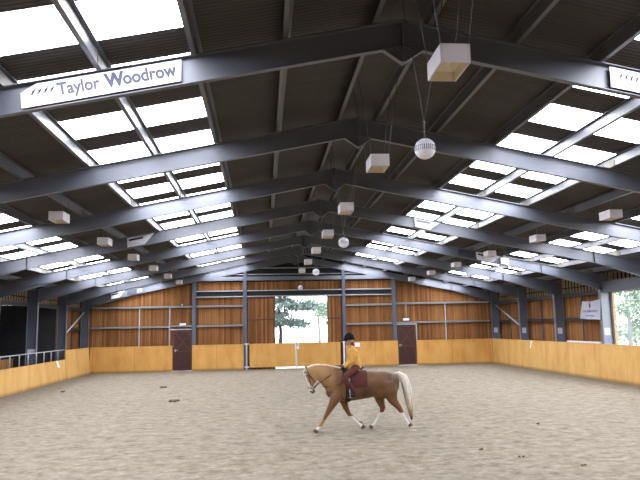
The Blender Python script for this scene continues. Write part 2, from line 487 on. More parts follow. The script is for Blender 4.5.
# lamp boxes over the doors
def bulkhead(x,z,cable,lab):
    t=thing('emergency_light',lab,'light',(x,39.4,z))
    mb=MB(); mb.box(x-.19,x+.19,39.34,39.44,z-.07,z+.07); mb.build('housing',M['white'],t)
    mb=MB(); mb.box(x-.16,x+.16,39.325,39.34,z-.05,z+.05); mb.build('diffuser',M['signwhite'],t)
    if cable:
        mb=MB(); mb.tube([(x+.02,39.42,z+.06),(x+.02,39.42,3.8)],.018,6); mb.build('conduit',M['galv'],t)
bulkhead(-6.93,2.79,False,'small white emergency light above the left red-brown door')
bulkhead(6.93,2.83,True,'small white emergency light above the right red-brown door, fed by upright conduit')
mb=MB(); mb.ball((-6.98,39.42,3.98),.06,10,8); mb.tube([(-6.98,39.42,3.92),(-7.05,39.5,3.88)],.02,6); simple('wall_lamp',mb,M['galv'],'tiny round fitting on the upper rail above the left door','lamp')

# sliding panels beside the opening
for x0,x1,lab in ((-3.03,-1.30,'brown boarded sliding door panel left of the bright far opening'),(1.95,2.88,'brown boarded sliding door panel right of the bright far opening')):
    t=thing('sliding_door',lab,'door',((x0+x1)/2,39.5,.05))
    mb=MB(); mb.box(x0,x1,39.47,39.50,-.02,4.40); mb.build('boarding',M['wall_gable'],t)
    mb=MB(); mb.box(x0,x1,39.44,39.47,2.95,3.03); mb.box(x0,x1,39.44,39.47,4.3,4.4); mb.box(x0,x1,39.44,39.47,.16,.28); mb.build('ledge',M['door_trim'],t)
    for x in (x0+.01,x1-.05):
        mb=MB(); mb.box(x,x+.04,39.435,39.47,.16,4.4); mb.build('stile',M['door_trim'],t)

# kickboards
def kick(x0,x1,y0,y1,z,mat,lab,slope=0):
    mb=MB()
    if abs(x1-x0)>abs(y1-y0): mb.box(x0,x1,y0,y1,-.02,z); mb.box(x0,x1,y0-.015,y1+.03,z,z+.03)
    else:
        s=1 if x0>0 else -1
        mb.prism([(x0-s*slope,-.02),(x0-s*slope+s*.03,-.02),(x0+s*.03,z),(x0,z)],'y',y0,y1); mb.prism([(x0-s*.012,z),(x0+s*.06,z),(x0+s*.06,z+.03),(x0-s*.012,z+.03)],'y',y0,y1)
    return simple('kickboard',mb,M[mat],lab,'kickboard','plywood kickboards')
kick(-12.34,-7.50,39.25,39.28,1.50,'kick_far','ochre plywood kickboard on the far wall from left corner to left door')
kick(-6.34,-3.24,39.25,39.28,1.50,'kick_far','ochre plywood kickboard between the left door and the gates')
kick(3.05,6.33,39.25,39.28,1.50,'kick_far','ochre plywood kickboard between the gates and the right door')
kick(7.50,12.38,39.25,39.28,1.50,'kick_far','ochre plywood kickboard on the far wall from right door to right corner')
kick(12.42,12.42,YN,39.25,1.50,'kick_side','long pale ochre plywood kickboard down the right side',.04)
kick(-12.40,-12.40,34.75,39.25,1.50,'kick_side','taller ochre kickboard section at the left far corner',.10)
kick(-12.38,-12.38,YN,34.66,1.03,'kick_side','lower ochre plywood kickboard along the left side below the railing',.06)
mb=MB(); mb.prism([(-12.30,-.02),(-12.46,-.02),(-12.46,1.5),(-12.40,1.5)],'y',34.69,34.745); simple('end_board',mb,M['kick_side'],'slanted end of the taller left kickboard where it steps down','board')

# gates
def gate(x0,x1,lab):
    t=thing('arena_gate',lab,'gate',((x0+x1)/2,39.2,0),'plywood arena gates')
    mb=MB(); mb.box(x0,x1,39.20,39.225,.10,1.53); mb.build('panel',M['kick_far'],t)
    mb=MB(); mb.box(x0,x1,39.225,39.26,1.46,1.53); mb.box(x0,x1,39.225,39.26,.16,.22)
    mb.box(x0,x0+.05,39.225,39.26,.16,1.53); mb.box(x1-.05,x1,39.225,39.26,.16,1.53); mb.build('gate_frame',M['galv'],t)
    return t
gate(-2.88,-.07,'left ochre plywood gate leaf under the far opening'); gate(.01,2.70,'right ochre plywood gate leaf under the far opening, behind the rider')
for x,lab in ((-3.06,'pale steel gate post at the left end of the gates'),(2.92,'white steel gate post at the right end of the gates behind the rider'),(-.03,'thin pale post where the two gate leaves meet')):
    t=thing('gate_post',lab,'post',(x,39.2,0)); w=.03 if x==-.03 else .045
    mb=MB(); mb.box(x-w,x+w,39.16,39.24,-.02,1.56); mb.build('tube',M['white'] if x>0 else M['galv'],t)
    if w>.04:
        for z in (.12,1.5):
            mb=MB(); mb.box(x-.12,x+.16,39.15,39.19,z,z+.06); mb.build('hinge',M['white'],t)
# dressage letters
def text(s,size,mat,name,parent,mtx,bold=0,ext=.003,ax='LEFT'):
    cu=bpy.data.curves.new(name,'FONT'); cu.body=s; cu.size=size; cu.extrude=ext; cu.offset=bold; cu.align_x=ax
    tmp=bpy.data.objects.new(name,cu); C.objects.link(tmp); dg=bpy.context.evaluated_depsgraph_get()
    me=bpy.data.meshes.new_from_object(tmp.evaluated_get(dg)); bpy.data.objects.remove(tmp)
    o=bpy.data.objects.new(name,me); me.materials.clear(); me.materials.append(mat); C.objects.link(o)
    me.transform(mtx)
    if parent: 
        me.transform(Matrix.Translation(-parent.location)); o.parent=parent
    return o
UPR=Matrix.Rotation(PI/2,4,'X')
t=thing('dressage_marker','small white letter board with a blue letter at the middle of the gates','letter board',(.02,39.15,1.16))
mb=MB(); mb.box(-.10,.13,39.178,39.198,1.16,1.58); mb.build('board',M['signwhite'],t)
text('A',.26,M['bluenotice'],'letter',t,Matrix.Translation((-.07,39.175,1.33))@UPR,.006)
t=thing('dressage_marker','small white board on the far kickboard just behind the rider','letter board',(3.78,39.22,1.2))
mb=MB(); mb.box(3.62,3.92,39.228,39.249,1.2,1.46); mb.build('board',M['signwhite'],t)

# ------------------------------------------------------------------ side walls
bays=[(FY(k),FY(k+1)) for k in range(-3,7)]
def side_wall(s):
    mb=MB(); lv=MB()
    for k in range(-3,7):
        a,b=FY(k),FY(k+1)
        if s>0: openbay = k in (2,3)
        else: openbay = k!=6
        X=s*13.07
        if k==6: b=39.62
        if not openbay: mb.box(min(X,X+s*.03),max(X,X+s*.03),a,b,0,3.84)
    return mb
o=struct(side_wall(1).build('wall_right',M['wall_side']))
o=struct(side_wall(-1).build('wall_left',M['wall_side']))
# spaced boarding above the rails, with a dark backing behind the gaps
for s in (-1,1):
    for k in range(-3,7):
        mb=MB(); a,b=FY(k)+.02,FY(k+1)-.02
        y=a
        while y<b-.1:
            mb.box(s*13.07-.012,s*13.07+.012,y,y+.15,3.88,zsh(13.07)-.01); y+=.30
        struct(mb.build('trim_%d'%(10+(k+3)*2+(s>0)),M['louvre']))
for s in (-1,1):
    mb=MB(); mb.box(s*13.16-.01,s*13.16+.01,YN,39.6,3.84,zsh(13.16)-.01); mb.box(s*13.04-.02,s*13.04+.01,YN,39.5,4.11,4.16)
    struct(mb.build('trim_%d'%(4+(s>0)),M['louvre_back']))
# eaves beams / rails per bay
SIDE={-1:'left',1:'right'}
near={6-i:w_+' bay from the far wall' for i,w_ in enumerate(ORD)}
for s in (-1,1):
    for k in range(-3,7):
        a,b=FY(k)+.105,FY(k+1)-.105; X=s*12.9
        mb=MB(); mb.box(X-.07,X+.07,a,b,3.86,3.875); mb.box(X-.005+s*.05,X+.005+s*.05,a,b,3.70,3.875); mb.box(X-.07,X+.07,a,b,3.70,3.712)
        simple('eaves_rail',mb,M['rail'],'pale head rail on the %s side wall, %s'%(SIDE[s],near[k]),'rail','side wall head rails')
        if (s>0 and k not in (2,3)) or (s<0 and k==6):
            z=2.62
            mb=MB(); mb.box(X-.07,X+.09,a,b,z+.05,z+.062); mb.box(X+s*.05-.005,X+s*.05+.005,a,b,z-.06,z+.06); mb.box(X-.07,X+.09,a,b,z-.062,z-.05)
            simple('sheeting_rail',mb,M['rail'],'pale mid-height rail on the %s brown boards, %s'%(SIDE[s],near[k]),'rail','side wall mid rails')
            ym=(a+b)/2+.2
            mb=MB(); mb.box(X-.03,X+.03,ym-.03,ym+.03,0,3.70)
            simple('upright_rail',mb,M['rail'],'thin upright steel rail on the %s side, %s'%(SIDE[s],near[k]),'rail','side wall uprights')
# eaves beam over the open right bays
for k in (2,3):
    mb=MB(); a,b=FY(k)+.105,FY(k+1)-.105
    mb.box(12.60,12.62,a,b,3.72,4.20); mb.box(12.52,12.70,a,b,3.72,3.735); mb.box(12.52,12.70,a,b,4.19,4.205)
    simple('eaves_beam',mb,M['steel'],'deep grey beam over the open right side, '+near[k],'beam','eaves beams')
# diagonal braces at the far corners
for s in (-1,1):
    mb=MB(); X=s*12.76
    mb.tube([(X,39.28,3.62),(X,FY(6)+.12,2.15)],.045,8)
    simple('diagonal_brace',mb,M['galv'],'slanting steel brace tube in the far %s corner bay'%SIDE[s],'brace')
# pale conduit strips standing on the near face of some columns (left and right)
# jamb of the open right bay
mb=MB(); mb.box(12.98,13.1,FY(4)-.14,FY(4)-.06,0,3.7); simple('jamb_post',mb,M['louvre'],'narrow timber jamb at the far edge of the open right bay','post')
# backing to near end wall
mb=MB(); mb.prism([(-13.3,0),(13.3,0),(13.3,zsh(13.3)),(0,zsh(0)),(-13.3,zsh(13.3))],'y',YN-.3,YN-.26); struct(mb.build('wall_near',M['wall_gable']))
kick(-12.3,12.3,YN+.2,YN+.23,1.5,'kick_far','ochre plywood kickboard across the near end wall')

# ------------------------------------------------------------------ dark viewing gallery behind the left side
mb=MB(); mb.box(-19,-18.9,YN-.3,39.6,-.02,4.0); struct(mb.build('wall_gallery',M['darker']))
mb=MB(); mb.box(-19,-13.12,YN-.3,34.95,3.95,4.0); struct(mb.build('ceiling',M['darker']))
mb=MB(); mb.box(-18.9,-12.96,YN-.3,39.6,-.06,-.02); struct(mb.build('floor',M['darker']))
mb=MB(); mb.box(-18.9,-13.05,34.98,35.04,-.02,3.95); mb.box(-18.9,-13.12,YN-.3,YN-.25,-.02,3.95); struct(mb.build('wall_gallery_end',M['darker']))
# railing over the low left kickboard
t=thing('gallery_railing','grey tubular railing on top of the lower left kickboard','railing',(-12.45,20,1.06))
mb=MB(); mb.tube([(-12.45,YN,1.56),(-12.45,34.7,1.56)],.024,8); mb.build('top_rail',M['galv'],t)
y=33.6
while y>YN:
    mb=MB(); mb.tube([(-12.45,y,1.062),(-12.45,y,1.55)],.024,8); mb.build('baluster',M['galv'],t); y-=1.03
mb=MB(); mb.box(-13.4,-13.36,26.4,30.2,0,1.35); simple('timber_screen',mb,M['wall_side'],'low brown boarded screen behind the left railing','screen')
t=thing('spectator_chair','faded red chair back showing behind the left railing','chair',(-12.85,26.95,0))
mb=MB(); mb.box(-13.05,-12.72,26.8,26.84,.75,1.28); mb.build('backrest',M['red'],t)
mb=MB(); mb.box(-13.05,-12.72,26.8,27.25,.45,.50); mb.build('seat',M['red'],t)
for x in (-13.03,-12.76):
    for yy in (26.83,27.22):
        mb=MB(); mb.tube([(x,yy,-.02),(x,yy,.47)],.014,6); mb.build('leg',M['galv'],t)
mb=MB(); mb.box(-14.1,-13.45,27.52,27.55,1.62,1.86); mb.box(-13.8,-13.76,27.53,27.57,0,1.64); simple('notice_stand',mb,M['notice'],'small pale placard standing in the dark gallery at the left edge','sign')
for y,z,lab in ((31.4,2.42,'small grey lamp on the gallery wall between the left columns'),(28.0,2.7,'tiny pale switch box on the gallery wall at the left')):
    mb=MB(); mb.box(-18.9,-18.8,y,y+.5,z,z+.25); simple('wall_box',mb,M['galv'],lab,'fitting')

# ------------------------------------------------------------------ notices on the columns
def notice(x0,x1,y,z0,z1,mat,lab,cat='notice',grp=None): 
    mb=MB(); mb.box(x0,x1,y-.012,y-.007,z0,z1); return simple('notice',mb,M[mat],lab,cat,grp)
side_names={7:'in the far right corner',6:'second from the far right corner',5:'third from the far right corner, left of the banner',4:'bright-lit, right of the banner'}
for k in (7,6,5,4):
    y=FY(k)
    notice(12.60,12.84,y,1.90,2.20,'notice','white notice on right column '+side_names[k])
    notice(12.53,12.92,y,1.58,1.80,'bluenotice','painted bluish glow low on right column '+side_names[k])  # bluish scattered light at the column base, laid on as a pale panel
for k,nm in ((5,'left column nearest the dark gallery bay'),):
    y=FY(4)
notice(-12.90,-12.55,FY(5),1.52,1.74,'notice','white notice on the left column standing beyond the railing, above the blue frame')
notice(-12.92,-12.53,FY(5),1.06,1.48,'bluenotice','pale blue framed notice low on the left column behind the railing')
# tape strips on the kickboards
mb=MB(); mb.prism([(33.30,1.50),(33.42,1.50),(33.66,1.12),(33.54,1.12)],'x',12.40,12.408); mb2=mb; simple('tape_strip',mb2,M['signwhite'],'short white slanting strip on the top of the right kickboard','tape')
mb=MB(); mb.prism([(33.10,1.04),(33.40,1.04),(33.82,.60),(33.52,.60)],'x',-12.37,-12.362); simple('tape_strip',mb,M['signwhite'],'short white slanting strip on the low left kickboard','tape')
mb=MB(); mb.box(12.46,12.58,26.45,29.45,1.535,1.60); simple('white_plank',mb,M['white'],'white plank lying along the top of the right kickboard under the banner','plank')

# banner
t=thing('cloth_banner','white cloth banner with small gold crest hanging on the right side wall','banner',(12.46,27.1,3.0))
mb=MB(); nu,nv=16,10; vs=[];fs=[]
tl,tr,bl,br=(27.72,3.40),(26.12,3.44),(28.02,2.62),(26.28,2.56)
for j in range(nv+1):
    for i in range(nu+1):
        u,v=i/nu,j/nv
        yy=(tl[0]*(1-u)+tr[0]*u)*(1-v)+(bl[0]*(1-u)+br[0]*u)*v
        zz=(tl[1]*(1-u)+tr[1]*u)*(1-v)+(bl[1]*(1-u)+br[1]*u)*v-.04*math.sin(PI*u)*(1-v)
        vs.append((12.455+.015*math.sin(u*9)*v,yy,zz))
for j in range(nv):
    for i in range(nu):
        a=j*(nu+1)+i; fs.append((a,a+1,a+nu+2,a+nu+1))
mb.add(vs,fs,True); mb.add([(x+.006,y,z) for x,y,z in vs],[f[::-1] for f in fs],True); mb.build('cloth',M['cloth'],t,fix=False)
mb=MB()
mb.prism([(26.98,3.26),(27.10,3.26),(27.12,3.16),(27.04,3.08),(26.96,3.16)],'x',12.43,12.434); mb.prism([(27.0,3.33),(27.08,3.33),(27.06,3.27),(27.02,3.27)],'x',12.43,12.434); mb.build('crest',M['gold'],t)
mb=MB(); random.seed(3)
y=27.72
while y>26.42:
    w=random.uniform(.05,.09)
    for q in (0,w-.02): mb.box(12.43,12.434,y-q-.018,y-q,2.90,2.99)
    mb.box(12.43,12.434,y-w,y,2.935,2.95); y-=w+random.choice((.03,.03,.09))
y=27.45
while y>26.75:
    w=random.uniform(.05,.09)
    for q in (0,w-.02): mb.box(12.43,12.434,y-q-.018,y-q,2.72,2.79)
    y-=w+.04
mb.build('lettering',M['bluenotice'],t)

# ------------------------------------------------------------------ long lettered signs on the first visible frame
yS=FY(0)-.074
SL=math.atan(TP)
def long_sign(s,lab):
    if s<0: xa,xb=-5.36,-3.20
    else: xa,xb=3.14,5.30
    zl=lambda x:zbot(x)
    t=thing('company_sign',lab,'sign',((xa+xb)/2,yS,zl((xa+xb)/2)+.05))
    mb=MB(); lo,hi=.035,.355
    poly=[(xa,zl(xa)+lo),(xb,zl(xb)+lo),(xb,zl(xb)+hi),(xa,zl(xa)+hi)]
    if s<0: poly=[(xa+.02,zl(xa)+lo),(xb,zl(xb)+lo),(xb,zl(xb)+hi),(xa+.20,zl(xa+.2)+hi),(xa,zl(xa)+hi-.1)]
    mb.prism(poly,'y',yS-.008,yS); mb.build('board',M['signwhite'],t)
    rot=Matrix.Rotation(-SL if s<0 else SL,4,'Y')
    def at(d,up): 
        x=xa+d; return Matrix.Translation((x,yS-.012,zl(x)+up-.02))@rot@UPR@Matrix.Diagonal((1,1.14,1,1))
    text('Taylor',.215,M['text'],'lettering',t,at(.50,.155),.006)
    text('W',.235,M['text'],'lettering',t,at(1.145,.148),.012)
    text('oodrow',.225,M['text'],'lettering',t,at(1.375,.150),.007)
    # the row of four small leaning figures
    for i in range(4):
        f=MB(); bx_=xa+.155+i*.083; bz=zl(bx_)+.235
        def pp(dx,dz): return (bx_+dx,yS-.011,bz+dz+(TP if s<0 else -TP)*dx)
        f.bar(pp(.002,-.045),pp(.016,-.005),.004,.013); f.bar(pp(-.024,-.038),pp(.010,-.004),.004,.011); f.bar(pp(.008,-.01),pp(.028,.028),.004,.02); f.bar(pp(.022,.018),pp(-.02,.004),.004,.009)
        f.build('figure',M['ink'],t)
        f=MB(); f.ball(pp(.034,.042),(.012,.004,.012),8,6); f.build('figure_head',M['orangeink'],t)
    f=MB()
    d=.14
    while d<.46: 
        x=xa+d; f.bar((x,yS-.010,zl(x)+.135),(x+.03,yS-.010,zl(x+.03)+.135),.003,.016); d+=.042
    f.build('small_print',M['cloth_ink'],t)
M['cloth_ink']=plain('faint_ink',(205,205,222),.6,0,.02,5)
long_sign(-1,'long white company sign on the left roof beam, black figures and full lettering visible')
long_sign(1,'long white company sign on the right roof beam, cut off by the picture edge')

# tapered white signs on farther rafters
def taper(k,xa,xb,lab,s,cut=.25):
    y=FY(k)-.098; t=thing('beam_sign',lab,'sign',((xa+xb)/2,y,zbot((xa+xb)/2)),'tapered beam signs')
    zc=lambda x,up: zbot(x)+up
    inner=xb if s<0 else xa
    if s<0: poly=[(xa,zc(xa,.03)),(xb-cut,zc(xb-cut,.03)),(xb,zc(xb,.36)),(xa-.02,zc(xa,.36))]
    else: poly=[(xa,zc(xa,.03)),(xb-cut,zc(xb-cut,.03)),(xb,zc(xb,.36)),(xa-.03,zc(xa,.36))]
    mb=MB(); mb.prism(poly,'y',y-.01,y); mb.build('board',M['signwhite'],t)
    mb=MB(); w=(xb-xa); a=xa+.05; b=xa+w*.58
    mb.prism([(a,zc(a,.235)),(b,zc(b,.235)),(b,zc(b,.30)),(a,zc(a,.30))],'y',y-.014,y-.011); mb.build('printed_bar',M['ink'] if not(k==3 and s>0) else M['cloth_ink'],t)
taper(3,-6.63,-5.74,'white tapered sign with dark bar on a left roof beam beyond the skylights',-1,.32)
taper(7,-11.2,-10.42,'small white tapered sign high in the far left corner under the last roof beam',-1,.28)
taper(3,3.35,4.28,'white tapered sign on a right roof beam among the bright roof lights',1,.4)
taper(4,7.08,8.15,'white tapered sign partly behind a hanging lamp on a right roof beam',1,.4)
def flat(k,xa,xb,mat,lab,lo=.05,hi=.33):
    y=FY(k)-.098; mb=MB(); mb.prism([(xa,zbot(xa)+lo),(xb,zbot(xb)+lo),(xb,zbot(xb)+hi),(xa,zbot(xa)+hi)],'y',y-.01,y); simple('beam_notice',mb,M[mat],lab,'notice')
flat(4,6.28,7.0,'greysign','dark grey panel beside a tapered white sign on a right roof beam')
flat(4,8.12,8.48,'notice','small square white notice on a right roof beam right of a hanging lamp')
flat(7,-10.25,-9.72,'greysign','grey-blue panel under the roof beam at the far left corner')
flat(7,-9.62,-9.38,'notice','tiny white square notice under the roof beam near the far left corner',.1,.3)

# ------------------------------------------------------------------ hanging high-bay lamps
def lamp(loc,lab,group,chain_to,spread):
    x,y,z=loc      # centre of the box
    t=thing('hanging_lamp',lab,'lamp',(x,y,z),group)
    hw,hl,hh,th=.165,.27,.105,.012
    mb=MB()
    for s in (-1,1):
        mb.box(x+s*hw-(th if s>0 else 0),x+s*hw+(th if s<0 else 0),y-hl,y+hl,z-hh,z+hh)
        mb.box(x-hw,x+hw,y+s*hl-(th if s>0 else 0),y+s*hl+(th if s<0 else 0),z-hh,z+hh)
    mb.box(x-hw,x+hw,y-hl,y+hl,z+hh-.01,z+hh); mb.build('housing',M['lampwhite'],t)
    mb=MB()   # sloping cream reflector inside and the lamp holder
    a=(hw-.014,hl-.014); b=(.05,.12); zt_=z+hh-.02; zb_=z-hh+.002
    R=[[(x-q[0],y-q[1],zz),(x+q[0],y-q[1],zz),(x+q[0],y+q[1],zz),(x-q[0],y+q[1],zz)] for q,zz in ((a,zb_),((hw-.03,hl-.03),z),(b,zt_))]
    mb.rings(R,cap=False,smooth=False); mb.add(R[2],[(0,1,2,3)]); mb.build('reflector',M['cream'],t,fix=False)
    mb=MB(); mb.ball((x,y,z+.03),(.035,.06,.05),10,8); mb.build('bulb',M['cream'],t)
    for sx in (-1,1):
        for sy in (-1,1):
            p=(x+sx*(hw-.01),y+sy*(hl-.02),z+hh); q=(x+sx*spread,y+sy*(hl+.05),chain_to)
            mid=tuple((u*.5+v*.5) for u,v in zip(p,q)); mb=MB(); mb.tube([p,(mid[0]+sx*-.01,mid[1],mid[2]),q],.0065,5); mb.build('chain',M['cable'],t)
    return t
M['lampwhite']=plain('lamp_housing',(208,204,208),.5,0,.03,4,.3,True)
wh=['nearest','second','third','fourth','fifth','sixth','seventh','eighth','ninth','tenth']
first=None
for i in range(-1,7):
    y=FY(i)-S/2-.05 if False else FY(i)-S/2
    y=6.55+S*(i)
    if y<1 or y>38.5: continue
    lab='white box lamp hung on chains under the ridge, %s of the centre row'%wh[i]
    if first is None: first=lamp((0,y,5.42),lab,'centre row of hanging box lamps',zpur(.35)+.05,.37)
    else: dup(first,(0,y,5.42),lab)
for s in (-1,1):
    fs_=None; c=0
    for i in range(0,7):
        y=10.9+S*i
        if y>38.5: continue
        lab='white box lamp under the %s roof slope, %s from the near end'%(SIDE[s],wh[i])
        if y<12: lab='white box lamp under the %s roof slope, out beyond the picture edge'%SIDE[s]
        if fs_ is None: fs_=lamp((s*6.88,y,5.22),lab,'%s row of hanging box lamps'%SIDE[s],zpur(6.9)+.02,.10)
        else: dup(fs_,(s*6.88,y,5.22),lab)

# ------------------------------------------------------------------ hanging ball speakers
def ball_speaker(loc,lab):
    x,y,z=loc; r=.138; t=thing('ball_speaker',lab,'speaker',loc,'hanging ball speakers')
    mb=MB(); mb.ball((x,y,z),r,32,20); mb.build('shell',M['signwhite'],t)
    mb=MB()
    for i in range(30):
        a=2*PI*i/30; c,s_=math.cos(a),math.sin(a)
        mb.bar((x+c*(r*.965),y+s_*(r*.965),z-.034),(x+c*(r*.965),y+s_*(r*.965),z+.034),.010,.010)
    mb.build('grille',M['grille'],t)
    mb=MB(); mb.tube([(x,y,z+r-.01),(x,y,z+.36)],.010,6); mb.ball((x,y,z+.36),.02,8,6); mb.build('hanger',M['cable'],t)
    for dx,dz in ((-.24,2.16),(.34,2.14)):
        mb=MB(); mb.tube([(x,y,z+.36),(x+dx*.5+.01,y,z+.36+(dz-.36)*.48),(x+dx,y,z+dz)],.0065,5); mb.build('chain',M['cable'],t)
    return t
bs=None
for i,(y,z) in enumerate([(7.86,4.81),(16.26,4.69),(24.92,4.66),(35.4,4.68)]):
    lab='round white ball speaker hung below the ridge, %s'%['nearest and largest','second from the viewer','third from the viewer','farthest and smallest, above the opening'][i]
    if bs is None: bs=ball_speaker((.05,y,z),lab)
    else: dup(bs,(.05,y,z),lab)

# ------------------------------------------------------------------ outdoors
def out_mat(name,c1,c2,scale):
    m,nt,b=nodes(name); nt.links.new(ramp(nt,noise_(nt,coords(nt),scale,5,.6),[(.35,lin(c1)),(.65,lin(c2))]),b.inputs['Base Color']); b.inputs['Roughness'].default_value=.9; return m
M['yard']=out_mat('pale_yard',(222,224,222),(240,240,238),.6)
M['grass']=out_mat('pale_grass',(176,190,160),(206,214,190),.8)
M['leaf']=out_mat('tree_leaf',(92,114,106),(150,170,162),1.2)
M['leaf2']=out_mat('pale_tree_leaf',(150,176,150),(190,206,184),1.2)
M['bark2']=plain('pale_bark',(170,170,172),.9,0,.2,6)
M['bark']=plain('bark',(96,86,88),.9,0,.2,6)
mb=MB(); mb.box(-90,90,39.62,140,-.14,-.06); mb.box(13.12,120,-40,39.62,-.14,-.06); struct(mb.build('floor',M['yard']))
mb=MB(); mb.prism([(-90,75),(90,75),(90,138),(-90,138)],'z',-.055,-.03)
tag(mb.build('lawn',M['grass']),'pale grass field far beyond the yard outside','grass',kind='stuff')
def tree(x,y,h,r,mat,lab,dens=900,flat_=1.0,base=.35,seed=1):
    rnd=random.Random(seed); t=thing('tree',lab,'tree',(x,y,-.06),'trees outside')
    mb=MB(); top=Vector((x+.2,y,h*.8))
    mb.tube([(x,y,-.1),(x+.08,y,h*.3),(x-.05,y,h*.55),top],[.17,.14,.1,.04],8); 
    tips=[]
    for i in range(14):
        a=rnd.uniform(0,2*PI); z=rnd.uniform(base,.85)*h; L=r*rnd.uniform(.5,.95)*(1.1-.5*z/h)
        p=Vector((x,y,z)); q=Vector((x+math.cos(a)*L,y+math.sin(a)*L,z+rnd.uniform(-.1,.25)*L)); tips.append((q,L))
        mb.tube([p,(p+q)/2+Vector((0,0,.1)),q],[.05,.035,.015],5)
    mb.build('trunk',M['bark'] if mat=='leaf' else M['bark2'],t)
    lf=MB()
    for q,L in tips:
        for j in range(dens//14):
            g=Vector((rnd.gauss(0,.42),rnd.gauss(0,.42),rnd.gauss(0,.20*flat_)))*(r*.42)
            c=q*.85+Vector((x,y,q.z))*.15+g; sz=rnd.uniform(.07,.15)
            n_=Vector((rnd.gauss(0,1),rnd.gauss(0,1),rnd.gauss(0,1))).normalized(); u=n_.orthogonal().normalized()*sz; w=n_.cross(u)
            lf.add([c-u,c+w*.6,c+u,c-w*.6],[(0,1,2,3)])
    lf.build('foliage',M[mat],t,fix=False); return t
tree(-.75,49.5,7.0,3.5,'leaf','spreading grey-green tree seen at the left of the far opening',11000,.55,.36,3)
tree(-3.6,61,7,2.8,'leaf2','pale tree beyond the spreading one outside the far opening',3500,1,.35,5)
tree(3.4,62,6,2.6,'leaf2','pale tree outside at the right of the far opening',3000,1,.35,6)
tree(25.0,45.0,7.5,3.0,'leaf2','pale green tree outside the open right bay, nearer one',6000,1.2,.08,8)
tree(32.5,55,8,3.6,'leaf2','pale green tree outside the open right bay, farther one',5000,1.2,.08,9)
tree(32,30,7.5,3.2,'leaf2','pale green tree outside the open right bay, hidden from the far end',1500,1.2,.25,10)

rc=random.Random(11)
for i,(x,y,r_,lab) in enumerate([(-6.44,28.71,.13,'small dark dropping on the sand at the left, farther of two'),(-5.23,23.24,.13,'small dark dropping on the sand at the left, nearer of two'),(-10.45,28.08,.09,'dark clod on the sand near the left kickboard'),
    (4.74,15.69,.05,'dark fleck on the sand right of the horse'),(2.28,12.85,.045,'dark fleck on the near sand, right of centre'),(2.78,12.01,.045,'dark fleck on the near sand at lower right'),(3.55,11.13,.04,'dark fleck on the sand nearest the lower right corner'),(.47,16.92,.06,'small sand clod kicked up behind the foreleg')]):
    mb=MB()
    for j in range(5): mb.ball((x+rc.uniform(-1,1)*r_,y+rc.uniform(-1,1)*r_,.012),(r_*.55,r_*.5,r_*.32),8,6)
    simple('sand_clod',mb,M['clod'],lab,'clod')
#@@HORSE@@
# ------------------------------------------------------------------ horse and rider
def fuse(mbx,voxel,smooth=3,factor=.5):
    """one continuous skin out of overlapping closed volumes"""
    me=bpy.data.meshes.new('tmp'); me.from_pydata([tuple(v) for v in mbx.v],[],mbx.f)
    bm=bmesh.new(); bm.from_mesh(me); bmesh.ops.recalc_face_normals(bm,faces=bm.faces); bm.to_mesh(me); bm.free()
    o=bpy.data.objects.new('tmp',me); C.objects.link(o)
    r=o.modifiers.new('r','REMESH'); r.mode='VOXEL'; r.voxel_size=voxel
    s=o.modifiers.new('s','SMOOTH'); s.iterations=smooth; s.factor=factor
    dg=bpy.context.evaluated_depsgraph_get(); m2=bpy.data.meshes.new_from_object(o.evaluated_get(dg))
    bpy.data.objects.remove(o); m2.materials.clear()
    for p in m2.polygons: p.use_smooth=True
    return m2
def place(me,name,mat,parent,colfn=None):
    if colfn:
        at_=me.color_attributes.new('coat','FLOAT_COLOR','POINT')
        for i,v in enumerate(me.vertices): at_.data[i].color=lin(colfn(v.co))
    o=bpy.data.objects.new(name,me); me.materials.append(mat); C.objects.link(o)
    if parent: me.transform(Matrix.Translation(-parent.location)); o.parent=parent
    return o
def attr_mat(name,rough=.6,amt=.16,scale=22):
    m,nt,b=nodes(name); a=nt.nodes.new('ShaderNodeVertexColor'); a.layer_name='coat'
    v=noise_(nt,ocoords(nt),scale,4)
    nt.links.new(mix(nt,amt,a.outputs[0],ramp(nt,v,[(.3,(.25,.25,.25,1)),(.7,(1.5,1.5,1.5,1))]),'MULTIPLY'),b.inputs['Base Color'])
    b.inputs['Roughness'].default_value=rough; b.inputs['Specular IOR Level'].default_value=.3; return m
HY=15.80
TORSO=[((1.293,1.212),(1.256,.921),.10),((1.22,1.312),(1.202,.825),.19),((1.071,1.377),(1.023,.734),.255),((.92,1.403),(.846,.715),.28),((.718,1.411),(.673,.78),.265),((.517,1.409),(.446,.739),.29),((.316,1.402),(.221,.71),.30),((.116,1.415),(.021,.692),.285),((-.033,1.455),(-.177,.686),.25),((-.157,1.487),(-.35,.703),.235),((-.281,1.515),(-.472,.803),.20),((-.405,1.542),(-.53,.96),.15),((-.554,1.571),(-.615,1.065),.115),((-.728,1.582),(-.70,1.175),.095),((-.902,1.563),(-.764,1.232),.09),((-1.031,1.493),(-.797,1.185),.098),((-1.066,1.373),(-.824,1.101),.092),((-1.031,1.227),(-.861,1.054),.066),((-.977,1.082),(-.838,.993),.055),((-.937,.972),(-.819,.945),.058),((-.906,.905),(-.832,.904),.04)]
def ring(T,n=28,off=0,topn=0):
    (tx,tz),(bx_,bz),w=T; c=Vector(((tx+bx_)/2,0,(tz+bz)/2)); a=Vector((tx-bx_,0,tz-bz)); L=a.length/2; a.normalize()
    out=[]
    for k in range(n):
        t=2*PI*k/n; ct,st=math.cos(t),math.sin(t)
        s_=math.copysign(abs(st)**.85,st); c_=math.copysign(abs(ct)**.95,ct)
        out.append(c+a*(c_*(L+off))+Vector((0,s_*(w+off),0))+Vector((0,HY,0)))
    return out
